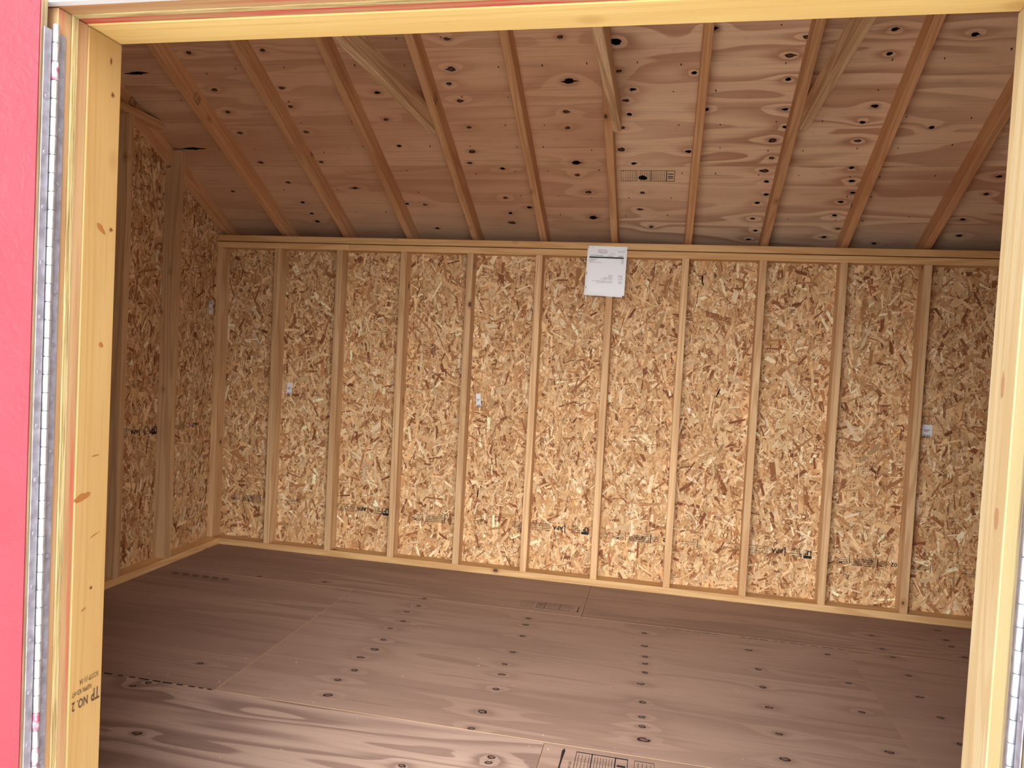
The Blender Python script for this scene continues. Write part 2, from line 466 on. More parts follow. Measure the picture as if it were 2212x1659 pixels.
# printed marks: text and bars gathered in one flat mesh per ink
class Print:
    def __init__(self): self.d = {}
    def rect(self, x0, y0, x1, y1, ink='ink'):
        vs, fs = self.d.setdefault(ink, ([], [])); k = len(vs)
        vs += [(x0, y0), (x1, y0), (x1, y1), (x0, y1)]; fs.append((k, k + 1, k + 2, k + 3))
    def box(self, x0, y0, x1, y1, t, ink='ink'):
        self.rect(x0, y0, x1, y0 + t, ink); self.rect(x0, y1 - t, x1, y1, ink)
        self.rect(x0, y0, x0 + t, y1, ink); self.rect(x1 - t, y0, x1, y1, ink)
    def ring(self, cx, cy, rx, ry, t, ink='ink', n=20):
        vs, fs = self.d.setdefault(ink, ([], [])); k = len(vs)
        for i in range(n):
            a = 2 * math.pi * i / n
            vs += [(cx + rx * math.cos(a), cy + ry * math.sin(a)), (cx + (rx - t) * math.cos(a), cy + (ry - t) * math.sin(a))]
        for i in range(n):
            j = (i + 1) % n; fs.append((k + 2 * i, k + 2 * j, k + 2 * j + 1, k + 2 * i + 1))
    def poly(self, pts, ink='ink'):
        vs, fs = self.d.setdefault(ink, ([], [])); k = len(vs)
        vs += list(pts); fs.append(tuple(range(k, k + len(pts))))
    def text(self, s, x, y, size, ink='ink', align='LEFT', rot=0.0, sx=1.0, bold=0.0):
        cu = bpy.data.curves.new('print', 'FONT')
        cu.body = s; cu.size = size; cu.align_x = align; cu.resolution_u = 2; cu.offset = bold
        ob = bpy.data.objects.new('print', cu)
        me = bpy.data.meshes.new_from_object(ob)
        vs, fs = self.d.setdefault(ink, ([], [])); k = len(vs)
        c, s_ = math.cos(rot), math.sin(rot)
        for v in me.vertices:
            px, py = v.co.x * sx, v.co.y
            vs.append((x + c * px - s_ * py, y + s_ * px + c * py))
        for p in me.polygons: fs.append(tuple(k + i for i in p.vertices))
        bpy.data.objects.remove(ob); bpy.data.curves.remove(cu); bpy.data.meshes.remove(me)
    def meshes(self, name):
        out = []
        for ink, (vs, fs) in self.d.items():
            me = bpy.data.meshes.new(name)
            me.from_pydata([(x, y, 0) for x, y in vs], [], fs); me.materials.append(M[ink]); me.update()
            out.append(me)
        return out
    def place(self, name, parent, mw, kind='stuff'):
        return [link(name, me, None, parent, mw, kind=kind if len(me.polygons) > 1 else None) for me in self.meshes(name)]

# ================================================================== SETTING
gm = bpy.data.meshes.new('ground')
gm.from_pydata([(-14, -20, -0.28), (20, -20, -0.28), (20, 14, -0.28), (-14, 14, -0.28)], [], [(0, 1, 2, 3)])
link('ground', gm, M['gravel'], kind='structure', label='pale gravel ground around the shed', cat='ground')

# ---------------------------------------------------------------- floor
board_floor = board('floor', (0.0, -DF - D4, -0.16), (4.877, D4, -0.0135), 'x', 'plate', bev=0.0, kind='structure', label='brown plywood floor of the shed with dark knots', cat='floor')
fk = []
def pk(fn, lst, r, hole=False):
    return [(fn(a, b), r, hole) for a, b in lst]
FK = pk(on_floor, [(286, 1482), (320, 1475), (432, 1433), (296, 1585), (560, 1245), (701, 1257), (916, 1293), (903, 1309), (878, 1322), (870, 1342), (842, 1357.5),
        (828, 1382), (777, 1420), (765, 1448), (729, 1469), (1089, 1435), (1082, 1457), (1071, 1489), (1017, 1574), (1060, 1636), (1054, 1648), (867, 1655),
        (1141, 1336), (1136, 1350), (1128, 1374), (1107, 1409), (1391, 1368), (1393, 1396), (1393, 1419), (1393, 1434), (1393, 1453), (1385, 1478), (1387, 1517), (1386, 1549),
        (1386, 1570), (1375, 1631), (1619, 1405), (1637, 1446), (1787, 1414), (1647, 1485), (1659, 1528), (1683, 1586), (1833, 1476), (1861, 1539), (1923, 1626),
        (1882, 1373), (1905, 1402), (1928, 1420), (1962, 1460), (1985, 1506), (2032, 1551), (2074, 1608), (2023, 1362), (2043, 1383), (2055, 1397), (2084, 1420)], 0.013) \
    + pk(on_floor, [(809, 1403), (707, 1502), (1041, 1538), (1387, 1598), (1696, 1641)], 0.018)
R1, R2 = -0.527, -1.766
G = 0.0011
rows = [((R1, D4), [(0, 2.450), (2.450, 4.877)], ['ply_floor', 'ply_floor']),
        ((R2, R1), [(0, 1.238), (1.238, 3.682), (3.682, 4.877)], ['ply_floor', 'ply_floor', 'ply_floor']),
        ((-DF - D4, R2), [(0, 2.462), (2.462, 4.877)], ['ply_floor2', 'ply_floor'])]
FSHEET = {}
for (y0, y1), cols, mats in rows:
    for (x0, x1), mt in zip(cols, mats):
        ks = [(p[0] - x0, p[1] - y0, r, h) for p, r, h in FK if x0 + .02 < p[0] < x1 - .02 and y0 + .008 < p[1] < y1 - .008]
        FSHEET[(round(x0, 2), round(y0, 2))] = sheet('plywood_sheet', (x0 + G, y0 + G, 0), (1, 0, 0), (0, 1, 0), (0, 0, 1), x1 - x0 - 2 * G, y1 - y0 - 2 * G, mt, board_floor, ks)

# ---------------------------------------------------------------- back wall
wb = board('wall_back', (0.0, D4 + 0.0125, -0.1), (4.877, D4 + 0.016, HTOP), 'x', 'red', bev=0.0, kind='structure', label='long back wall of strand board on open wood studs', cat='wall')
BOUND = [0.0, 3 * S + W / 2, 6 * S + W / 2, 9 * S + W / 2, 4.877]
OSBP = []
for i in range(4):
    x0, x1 = BOUND[i], BOUND[i + 1]
    o = board('osb_panel', (x0 + G, D4 + 0.001, -0.015), (x1 - G, D4 + 0.012, HTOP), 'z', 'osb', wb, bev=0.0)
    OSBP.append(o)
    strands('wood_strands', o, frame((1, 0, 0), (0, 0, 1), (0, -1, 0), (x0 + G, D4 + 0.001, 0.0)), x1 - x0 - 2 * G, HTOP, vert=0.30, seed=20 + i)
xs = [XW0] + [S * i for i in range(1, 12)] + [XW1 - W]
for i, x in enumerate(xs):
    board('stud', (x, 0.0, W), (x + W, D4, HT), 'z', 'stud', wb, flip=bool(i % 2))
board('bottom_plate', (XW0, 0.0, 0.0), (XW1, D4, W), 'x', 'plate', wb)
board('top_plate', (XW0, 0.0, HT), (2.18 - 1.29, D4, HT + W - 0.0022), 'x', 'plate', wb)
board('top_plate', (2.18 - 1.289, 0.0, HT), (XW1, D4, HT + W - 0.0022), 'x', 'plate', wb)
board('top_plate', (XW0, 0.0, HT + W + 0.0022), (XW1, D4, HTOP + 0.001), 'x', 'plate', wb, flip=True)

# ---------------------------------------------------------------- end walls
def end_wall(name, side, label):
    xin = XW0 if side < 0 else XW1
    sg = 1 if side < 0 else -1
    root_pts = [(-DF - D4, -0.1), (0.1, -0.1), (0.1, ROOFZ(0.1) - 0.004), (YRIDGE, ROOFZ(YRIDGE) - 0.004), (-DF - D4, ROOFZ(-DF - D4) - 0.004)]
    wl = poly_prism(name, root_pts, 0.0035, 'red', None, frame((0, 1, 0), (0, 0, 1), (1, 0, 0), (xin - sg * 0.0125 - (0.0035 if sg > 0 else 0), 0, 0)),
                    kind='structure', label=label, cat='wall')
    cuts = [D4, -1.13, -2.35, -DF - D4]
    for i in range(3):
        y1, y0 = cuts[i], cuts[i + 1]
        ys_ = [y0 + G] + ([YRIDGE] if y0 < YRIDGE < y1 else []) + [y1 - G]
        pts = [(y0 + G, -0.015), (y1 - G, -0.015)] + [(y, ROOFZ(y) - 0.006) for y in ys_[::-1]]
        xa = xin - sg * 0.012 if sg > 0 else xin + 0.001
        o = poly_prism('osb_panel', pts, 0.011, 'osb', wl, frame((0, 1, 0), (0, 0, 1), (1, 0, 0), (xa, 0, 0)))
        if sg > 0:
            mw = frame((0, 1, 0), (0, 0, 1), (1, 0, 0), (xin - 0.001, y0 + G, 0))
            cl = lambda a, y0=y0: np.vectorize(ROOFZ)(a + y0 + G) - 0.008
        else:
            mw = frame((0, -1, 0), (0, 0, 1), (-1, 0, 0), (xin + 0.001, y1 - G, 0))
            cl = lambda a, y1=y1: np.vectorize(ROOFZ)(y1 - G - a) - 0.008
        strands('wood_strands', o, mw, y1 - y0 - 2 * G, ROOFZ(max(YRIDGE, y0)) if y1 > YRIDGE else ROOFZ(y1), clip=cl, vert=0.6, dens=1.0 if sg > 0 else 0.45, seed=50 + i)
        if sg > 0: LEFTP.append(o)
    xa, xb = (xin, xin + D4) if sg > 0 else (xin - D4, xin)
    board('bottom_plate', (xa, -DF, 0.0), (xb, -0.001, W), 'y', 'plate', wl)
    rx = xin - 0.0071 + 0.0381 if sg > 0 else xin + 0.0071 - 0.0381   # inner face of the end rafter
    yp0, yp1 = -0.63, 2 * YRIDGE + 0.63
    zp = 2.385
    board('gable_plate', (min(rx, xb if sg > 0 else xa), yp1, zp), (max(rx, xb if sg > 0 else xa), yp0, zp + W), 'y', 'rafter', wl)
    for k, ys0 in enumerate((-0.508, -0.9097, -1.316, -1.722, -2.128, -2.534)):
        ym = ys0 + W if ys0 > YRIDGE else ys0
        if ys0 > -0.6 or ys0 < -2.4:
            zlow = ZB - SL * (max(ys0, ys0 + W) if ys0 > YRIDGE else 2 * YRIDGE - ys0) - 0.002
            ztop = zlow + D4 * SEC - 0.004
            if sg > 0: pts = [(xa, W), (xb, W), (xb, ztop), (rx, ztop), (rx, zlow), (xa, zlow)]
            else: pts = [(xa, W), (xb, W), (xb, zlow), (rx, zlow), (rx, ztop), (xa, ztop)]
            pts = [(z, x) for x, z in pts]
            poly_prism('stud', pts, W, 'stud', wl, frame((0, 0, 1), (1, 0, 0), (0, 1, 0), (0, ys0, 0)))
        else:
            if sg > 0: board('stud', (xa, ys0, W), (xb, ys0 + W, zp - 0.0005), 'z', 'stud', wl)
            else: board('stud', (xa, ys0, W), (xb, ys0 + W, zp - 0.0005), 'z', 'stud', wl)
    return wl
LEFTP = []
wl = end_wall('wall_left', -1, 'dim gable end wall of reddish strand board with two posts')
wr = end_wall('wall_right', 1, 'gable end wall beyond the right door post')

# ---------------------------------------------------------------- roof
ce_pts = [(YE, ROOFZ(YE)), (YRIDGE, ROOFZ(YRIDGE)), (2 * YRIDGE - 0.14, ROOFZ(0.14))]
ov = [(y, z + 0.0165) for y, z in ce_pts] + [(y, z + 0.022) for y, z in ce_pts[::-1]]
roof = poly_prism('ceiling', ov, 4.99, 'shingle', None, frame((0, 1, 0), (0, 0, 1), (1, 0, 0), (-0.05, 0, 0)), kind='structure',
                  label='pitched plywood roof on bare rafters with scattered dark knots', cat='ceiling')
RK = pk(on_roof, [(408, 114), (464, 194), (492, 242), (519, 287), (503, 413), (567, 108), (608, 190), (628, 230), (661, 285), (694, 350), (564, 351), (623, 394),
        (834, 258), (965, 84), (970, 181), (993, 218), (1013, 275), (1015, 352), (1210, 80), (1222, 241), (1226, 276), (1337, 153), (1353, 217), (1344, 276),
        (1247, 378), (1388, 416), (1742, 80), (1667, 341), (1854, 304), (918, 442), (1092, 427), (1382, 452), (1407, 490), (1810, 494), (1626, 472)], 0.013) \
    + pk(on_roof, [(975, 149), (1020, 327), (1342, 323), (1107, 481), (1706, 120), (1652, 369), (1669, 303), (1271, 415)], 0.018) \
    + pk(on_roof, [(467, 360), (814, 200), (862, 315), (1366, 193), (1360, 247), (1369, 353), (1500, 157), (1488, 327), (1525, 236), (1543, 61), (1703, 171), (1697, 236), (1696, 274),
        (1656, 392), (1655, 420), (1933, 63), (1921, 116), (1891, 229), (1863, 264), (1840, 362), (1839, 391), (1842, 416), (2106, 74), (2013, 275), (2159, 381), (2131, 419),
        (1817, 436), (1803, 465), (1780, 512), (2080, 474), (2073, 509), (1888, 526), (654, 437), (674, 461), (685, 478), (879, 440), (945, 493), (1103, 460), (1143, 448),
        (1636, 438), (1632, 498), (1616, 517), (1086, 364), (767, 406)], 0.0125, True) \
    + pk(on_roof, [(1229, 175), (1245, 351), (1331, 90), (1389, 384), (1281, 470)], 0.022, True)
YS = -0.3625
XSEAM = 6 * S + XO + W / 2
eup = (0, -1 / SEC, SL / SEC); enr = (0, -SL / SEC, -1 / SEC)
RS = {}
for ya, yb in ((YE, YS), (YS, YRIDGE)):
    for x0, x1, mt in ((-0.05, XSEAM, 'ply_roof'), (XSEAM, 4.94, 'ply_roof2')):
        # local x = -X so that the seen face's normal points down into the room
        ks = [((x1 - G) - p[0], (ya - p[1]) * SEC - G, r, h) for p, r, h in RK if x0 + .02 < p[0] < x1 - .02 and yb + .008 < p[1] < ya - .008]
        RS[(mt, ya)] = sheet('plywood_sheet', (x1 - G, ya - G / SEC, ROOFZ(ya) + G * SL / SEC), (-1, 0, 0), eup, enr, x1 - x0 - 2 * G, (ya - yb) * SEC - 2 * G, mt, roof, ks)
eupf = (0, 1 / SEC, SL / SEC); enf = (0, SL / SEC, -1 / SEC)
for x0, x1, mt in ((-0.05, XSEAM, 'ply_roof2'), (XSEAM, 4.94, 'ply_roof')):
    yf = 2 * YRIDGE - 0.14
    sheet('plywood_sheet', (x0 + G, yf, ROOFZ(0.14)), (1, 0, 0), eupf, enf, x1 - x0 - 2 * G, (YRIDGE - yf) * SEC - G, mt, roof, [], step=0.1)
# splits in the veneer, open to the dark
for (a, b), (c, d), h in (((264, 157), (326, 159), 0.022), ((386, 320), (450, 322), 0.022), ((1236, 351), (1262, 352), 0.012), ((1214, 175), (1254, 175), 0.012), ((748, 405), (783, 408), 0.008), ((1266, 470), (1300, 470), 0.008)):
    P0, P1 = on_roof(a, b), on_roof(c, d)
    ex = np.array([1.0, 0, 0]); L = P1[0] - P0[0]; cy = (P0 + P1) / 2
    pr = Print()
    g = np.random.default_rng(int(a))
    us = np.linspace(-L / 2, L / 2, 12)
    up = [(u, h * (0.5 - abs(u / L)) * g.uniform(0.7, 1.3)) for u in us]
    dn = [(u, -h * (0.5 - abs(u / L)) * g.uniform(0.7, 1.3)) for u in us[1:-1][::-1]]
    pr.poly([(-x, y) for x, y in (up + dn)][::-1], 'knot_hole')
    par = RS[('ply_roof', YS if cy[1] < YS else YE)]
    pr.place('veneer_split', par, frame((-1, 0, 0), eup, enr, cy + np.array(enr) * 0.0006))
# rafters, braces, blocking
def rafter(xl, front):
    sy = -1 if front else 1
    tail = 0.10 if front else 0.318
    LR = (tail - YRIDGE) * SEC
    ym = (tail + 0.006 + YRIDGE) / 2
    yy = ym if not front else 2 * YRIDGE - ym
    z = ZB - SL * ym + D4 * SEC / 2
    e1 = np.array((0, -sy / SEC, SL / SEC)); ez = np.array((1.0, 0, 0)); e2 = np.cross(ez, e1)
    dims = (LR - 0.02, D4, W)
    link('rafter', box_mesh(dims, M['rafter'], 0.0022), M['rafter'], roof, frame(e1, e2, ez, (xl + W / 2, yy, z)))
for i in range(13):
    xl = S * i + XO if i < 12 else XW1 + 0.0071 - W
    rafter(xl, False); rafter(xl, True)
board('ridge_board', (XW0, YRIDGE - 0.0095, ROOFZ(YRIDGE) - 0.16), (XW1, YRIDGE + 0.0095, ROOFZ(YRIDGE) - 0.012), 'x', 'rafter', roof)
for i, off in ((4, -W - 0.0005), (6, W + 0.0005), (8, W + 0.0005)):
    x = S * i + XO + off
    board('collar_tie', (x, 2 * YRIDGE + 0.70, 2.336), (x + W, -0.70, 2.336 + D4), 'y', 'tie', roof)
for i in range(12):
    x0 = S * i + XO + W + 0.001; x1 = (S * (i + 1) + XO if i < 11 else XW1 + 0.0071 - W) - 0.001
    y0, y1 = 2 * YRIDGE - 0.098, 2 * YRIDGE - 0.062
    board('eave_block', (x0, y0, HTOP + 0.002), (x1, y1, ZR - SL * 0.1 - 0.004), 'x', 'rafter', roof)
y0, y1 = 2 * YRIDGE - 0.124, 2 * YRIDGE - 0.106
board('fascia', (-0.04, y0, 1.90), (4.93, y1, ROOFZ(0.124) - 0.003), 'x', 'white', roof)
board('fascia', (-0.04, 0.325, 1.79), (4.93, 0.338, ROOFZ(0.338) - 0.002), 'x', 'white', roof)
board('soffit', (-0.04, D4 + 0.018, 1.795), (4.93, 0.324, 1.806), 'x', 'osb', roof)
for x in (-0.04, 4.918):
    board('soffit_end', (x, D4 + 0.018, 1.807), (x + 0.012, 0.324, ROOFZ(0.324) - 0.002), 'y', 'osb', roof)
# nail points that came through beside the rafters
pr = {}
for i in range(1, 12):
    for k in range(9):
        y = 0.02 - 0.155 * k - random.uniform(0, 0.05)
        if y < -1.30: continue
        for s in (1, -1):
            if random.random() < 0.35: continue
            x = S * i + XO + W / 2 + s * random.uniform(0.05, 0.13)
            key = ('ply_roof' if x < XSEAM else 'ply_roof2', YE if y > YS else YS)
            if abs(y - YS) < 0.02: continue
            q = pr.setdefault(key, Print())
            l, wd_ = random.uniform(0.007, 0.013), random.uniform(0.0020, 0.0032)
            b = (YE - y) * SEC
            q.poly([(-x - wd_, b), (-x + wd_ * 0.5, b), (-x + wd_ + 0.001, b + l), (-x - wd_, b + l)][::1], 'nail')
for key, q in pr.items():
    for o in q.place('nail_points', RS[key], frame((-1, 0, 0), eup, enr, np.array((0, YE, ROOFZ(YE))) + np.array(enr) * 0.0008)):
        o['kind'] = 'stuff'

# ---------------------------------------------------------------- front wall and door frame
YF = -DF
wf = board('wall_front', (0.0, YF - 0.126, -0.1), (XL - 0.0395, YF - 0.1135, HTOP + 0.09), 'z', 'red', bev=0.0, kind='structure', label='front wall that holds the door opening', cat='wall')
board('siding_panel', (XR + 0.0395, YF - 0.126, -0.1), (4.877, YF - 0.1135, HTOP + 0.09), 'z', 'red', wf, bev=0.0)
board('siding_panel', (XL - 0.039, YF - 0.126, HZ + 0.040), (XR + 0.039, YF - 0.1135, HTOP + 0.09), 'x', 'red', wf, bev=0.0)
for x in [XW0 + D4 + 0.002, S * 1, S * 2, S * 3, S * 9, S * 10, S * 11]:
    board('stud', (x, YF - D4, W), (x + W, YF, HT), 'z', 'stud', wf)
board('bottom_plate', (XW0, YF - D4, 0.0), (XL - 0.039, YF - 0.001, W), 'x', 'plate', wf)
board('bottom_plate', (XR + 0.039, YF - D4, 0.0), (XW1, YF - 0.001, W), 'x', 'plate', wf)
board('top_plate', (XW0, YF - D4, HT + W), (XW1, YF - 0.001, HTOP), 'x', 'plate', wf)

def frame_side(name, side, label):
    """post, liner, sheathing edge and casing of one side of the opening"""
    xi = XL if side < 0 else XR
    sg = -1 if side < 0 else 1
    def b(nm, d0, d1, t0, t1, mat, bev=0.0015, z1=HZ):
        lo = (min(xi + sg * d0, xi + sg * d1), YF - t1, -0.02); hi = (max(xi + sg * d0, xi + sg * d1), YF - t0, z1)
        return board(nm, lo, hi, 'z', mat, bev=bev, parent=root)
    root = empty(name, (xi, YF, 0), kind='structure', label=label, cat='door frame')
    if side < 0:
        post = b('post', 0.0, W, 0.0, D4 - 0.0003, 'jamb', 0.003)
        b('liner', 0.0008, W, D4, 0.1125, 'casing')
        b('sheathing_edge', -0.0006, W, 0.1130, 0.1268, 'osb_edge', 0.0008)
        b('casing', 0.0012, W, 0.1275, 0.1585, 'casing', 0.001)
        return root, post
    post = b('post', 0.0, W, 0.0, D4 - 0.0003, 'jamb_pale', 0.003)
    b('liner', 0.0010, W, D4, 0.128, 'liner_pale')
    b('sheathing_edge', 0.0, W, 0.1285, 0.143, 'grey_edge', 0.0008)
    b('casing', 0.0012, W, 0.1435, 0.1585, 'casing', 0.001)
    return root, post
jl, post_l = frame_side('trim_1', -1, 'yellow pine door post and casing beside the red door')
jr, post_r = frame_side('trim_2', 1, 'pale pine door post with a bright yellow liner strip')
jh = empty('trim_3', (XL, YF, HZ), kind='structure', label='yellow header beam over the door opening, red overspray along its outer edge', cat='door header')
def hb(nm, z0, t0, t1, mat, bev=0.0015, z1=HT - 0.0005):
    return board(nm, (XL - W, YF - t1, z0), (XR + W, YF - t0, z1), 'x', mat, jh, bev=bev)
hb('header', HZ + 0.0005, 0.0, D4 - 0.0003, 'header', 0.003, HT + W - 0.001)
hb('liner', HZ + 0.0014, D4, 0.1125, 'liner_red')
hb('sheathing_edge', HZ - 0.0002, 0.1130, 0.1268, 'osb_edge', 0.0008)
hb('casing', HZ + 0.0014, 0.1275, 0.1585, 'casing_red', 0.001, HZ + 0.09)
wt = board('trim_4', (XL - 0.12, YF - 0.178, HZ + 0.0005), (XR + 0.12, YF - 0.1605, HZ + 0.09), 'x', 'white', bev=0.001, kind='structure',
           label='white painted trim board over the door', cat='trim')

M['post_knot'] = plain('post_knot', srgb(150, 96, 46), 0.7)
M['post_knot_red'] = plain('post_knot_red', srgb(176, 134, 98), 0.7)
def post_knot(a, b, par, x, sx, sz, mat, rot=0.0):
    p = on_left(a, b, x)
    me = disc_mesh('knot', False, int(a) % 4)
    me.materials[0] = M[mat]; me.materials[1] = M['knot_brown' if mat == 'post_knot' and sx < 0.005 else mat]
    e = 1 if par is post_l else -1
    link('knot', me, None, par, frame((0, e, 0), (0, 0, 1), (e, 0, 0), p) @ Matrix.Rotation(rot, 4, 'Z') @ Matrix.Diagonal((sx, sz, 0.0008, 1)))
for a, b, sx, sz, ro in ((217, 492, 0.011, 0.006, -0.7), (239, 496, 0.004, 0.005, 0), (178, 1074, 0.021, 0.007, 0.25), (243, 205, 0.004, 0.006, 0), (240, 133, 0.003, 0.008, 0),
                         (218, 745, 0.006, 0.005, -0.4), (206, 984, 0.010, 0.0015, 0.1), (203, 1156, 0.010, 0.0015, 0.3), (196, 1270, 0.004, 0.004, 0.2), (180, 1317, 0.007, 0.002, 0.3)):
    post_knot(a, b, post_l, XL + 0.0004, sx, sz, 'post_knot', ro)
for a, b, sx, sz, ro in ((2166, 834, 0.005, 0.020, 0), (2152, 1122, 0.007, 0.018, 0)):
    post_knot(a, b, post_r, XR - 0.0004, sx, sz, 'post_knot_red', ro)

# doors folded flat back against the front wall
def door(name, side, label):
    xi = XL if side < 0 else XR
    sg = -1 if side < 0 else 1
    xa, xb = xi + sg * 0.002, xi + sg * 0.80
    root = empty(name, (xi, YF - 0.18, 0.0), kind='structure', label=label, cat='door')
    lo, hi = min(xa, xb), max(xa, xb)
    board('door_panel', (lo, YF - 0.1965, 0.0), (hi, YF - 0.1945, HZ + 0.06), 'z', 'red', root, bev=0.0)
    board('door_core', (lo + (0.0004 if sg > 0 else 0), YF - 0.194, 0.0), (hi - (0.0004 if sg < 0 else 0), YF - 0.180, HZ + 0.06), 'z', 'door_edge', root, bev=0.0)
    return root
d1 = door('door_1', -1, 'red painted strand board door swung fully open')
d2 = door('door_2', 1, 'matching red door swung open beyond the pale post')

# ================================================================== OBJECTS
# ---------------------------------------------------------------- piano hinges
def cyl(n, r, h):
    bm = bmesh.new()
    bmesh.ops.create_cone(bm, cap_ends=True, segments=n, radius1=r, radius2=r, depth=h)
    bmesh.ops.bevel(bm, geom=[e for e in bm.edges if abs(e.verts[0].co.z - e.verts[1].co.z) < 1e-6], offset=0.0007, segments=1, affect='EDGES')
    me = bpy.data.meshes.new('knuckle'); bm.to_mesh(me); bm.free()
    for p in me.polygons: p.use_smooth = abs(p.normal.z) < 0.3
    return me
KP = 0.0325
KM = [cyl(14, 0.0056, KP - 0.0009) for _ in range(3)]
for me, mt in zip(KM, ('zinc', 'zinc_red', 'zinc')): me.materials.append(M[mt])
SCREW = cyl(12, 0.0042, 0.0016); SCREW.materials.append(M['zinc_dull'])
def hinge(side, label):
    xi = XL if side < 0 else XR
    sg = 1 if side < 0 else -1
    root = empty('piano_hinge', (xi, YF - 0.166, 0.0), label=label, cat='hinge')
    ztop = 1.816
    def leaf(nm, y0, y1, mat):
        x0, x1 = sorted((xi - sg * 0.0002, xi + sg * 0.0016))
        return board(nm, (x0, y0, 0.01), (x1, y1, ztop - 0.012), 'z', mat, root, bev=0.0003)
    a = leaf('jamb_leaf', YF - 0.1605, YF - 0.1425, 'zinc_dull')
    b_ = leaf('door_leaf', YF - 0.1895, YF - 0.1735, 'zinc_dull')
    n = 54
    for k in range(n):
        z = ztop - KP * (k + 0.5)
        me = KM[1] if (k % 2 == 0 and (k == 2 or k > 36)) else KM[0]
        link('knuckle', me, None, root, Matrix.Translation((xi + sg * 0.0042, YF - 0.1672, z)))
    rot = Matrix.Rotation(math.radians(90), 4, 'Y')
    for k in range(18):
        for lf, y, dz in ((a, YF - 0.1500, 0.0), (b_, YF - 0.1815, 0.048)):
            link('screw', SCREW, None, lf, Matrix.Translation((xi + sg * 0.0021, y, ztop - 0.082 - 0.0965 * k - dz)) @ rot)
    return root
hinge(-1, 'long zinc piano hinge with red paint flecks along the red door edge')
hinge(1, 'long zinc piano hinge on the pale door post')

# ---------------------------------------------------------------- price sheet in a clear sleeve
sl = empty('price_sheet', (2.433, -0.004, 1.64), label='white printed price sheet in a clear sleeve pinned over the top plate', cat='paper')
PWD, PHT = 0.2135, 0.272
def curl(wd_, ht, y0, amp, nx=10, ny=16, name='sheet'):
    vs, fs = [], []
    for j in range(ny + 1):
        for i in range(nx + 1):
            u, v = i / nx, j / ny
            vs.append((u * wd_, -v * ht, y0 + amp * (v ** 3) * (0.6 + 0.4 * math.sin(5 * u + 1))))
    for j in range(ny):
        for i in range(nx):
            k = j * (nx + 1) + i; fs.append((k, k + nx + 1, k + nx + 2, k + 1))
    me = bpy.data.meshes.new(name); me.from_pydata(vs, [], fs); me.update()
    for p in me.polygons: p.use_smooth = True
    return me
TLc = on_back(1272.5, 530.5, -0.004)
mwp = frame((1, 0, -0.012), (0.012, 0, 1), (0, -1, 0), TLc)
link('paper', curl(PWD, PHT, 0.0, 0.004), M['paper'], sl, mwp)
mwb = frame((1, 0, -0.03), (0.035, 0, 1), (0, -1, 0), TLc + np.array((-0.006, 0.0022, -0.016)))
link('backing_paper', curl(PWD, PHT - 0.012, 0.0, 0.002), M['paper'], sl, mwb)
link('plastic_sleeve', curl(PWD + 0.004, PHT + 0.002, 0.0016, 0.0065, name='sleeve'), M['plastic'], sl, frame((1, 0, -0.012), (0.012, 0, 1), (0, -1, 0), TLc + np.array((-0.002, 0, 0.001))))
q = Print()
def pt(s, u, v, size, ink='ink', align='LEFT', bold=0.0): q.text(s, u * PWD, -v * PHT, size, ink, align, 0, 0.92, bold)
pt('ROUTE 250', 0.25, 0.10, 0.0105, 'ink_red')
pt('250 Main St, Route 250', 0.25, 0.132, 0.0062, 'ink', 'LEFT', 0.0001)
pt('330-555-0250', 0.32, 0.157, 0.0052); pt('Approx. 8/22', 0.57, 0.160, 0.0052)
pt('August 26, 2022', 0.77, 0.112, 0.0058)
pt('10x16 COTTAGE  Garden', 0.04, 0.205, 0.0072, 'ink', 'LEFT', 0.0001); pt('Base price', 0.53, 0.208, 0.0072, 'ink', 'LEFT', 0.0001); pt('$4,875.00', 0.91, 0.208, 0.0072, 'ink', 'RIGHT', 0.0001)
q.rect(0.03 * PWD, -0.248 * PHT, 0.925 * PWD, -0.221 * PHT)
for k, (a, b) in enumerate((('Loft 4x8 Overhead', '95.00'), ('6x7 Workbench', '75.00'), ('Ridge Vent', '60.00'))):
    pt(a, 0.035, 0.270 + 0.0245 * k, 0.0062); pt(b, 0.925, 0.275 + 0.0255 * k, 0.0062, 'ink', 'RIGHT')
pt('Special Double Door Ramp 48in', 0.035, 0.345, 0.0058, 'ink_red'); pt('120.00', 0.925, 0.352, 0.0058, 'ink_brown', 'RIGHT')
for v, a, b in ((0.600, 'Sub Total', '$5,225.00'), (0.626, 'Sales Tax', '$352.69'), (0.652, 'Delivery if applicable', '0.00'), (0.680, 'Total Sold/rent to own price', '$5,577.69'),
                (0.722, 'Rent to own (36 Mo) monthly pmt. w/ purchase', '$258.22'), (0.750, 'Rent to own (48 Mo) pmt. per month', '$232.40')):
    pt(a, 0.665, v, 0.0062, 'ink', 'RIGHT'); pt(b, 0.92, v + 0.006, 0.0062, 'ink', 'RIGHT')
q.place('print', sl, mwp @ Matrix.Translation((0, 0, 0.0026)))
qs = Print()
for k, v in enumerate((0.56, 0.86)): qs.rect(-0.004, -v * PHT - 0.010 + 0.006 * k, -0.0015, -v * PHT + 0.006, 'ink')
qs.place('backing_print', sl, mwp @ Matrix.Translation((0, 0, 0.0012)))
for u, v, an in ((0.105, -0.008, 0.7), (0.955, -0.020, 0.25)):
    bm = bmesh.new(); bmesh.ops.create_cube(bm, size=1.0); me = bpy.data.meshes.new('staple'); bm.to_mesh(me); bm.free()
    link('staple', me, M['zinc_dull'], sl, mwp @ Matrix.Translation((u * PWD, v, 0.003)) @ Matrix.Rotation(an, 4, 'Z') @ Matrix.Diagonal((0.011, 0.0009, 0.0009, 1)))

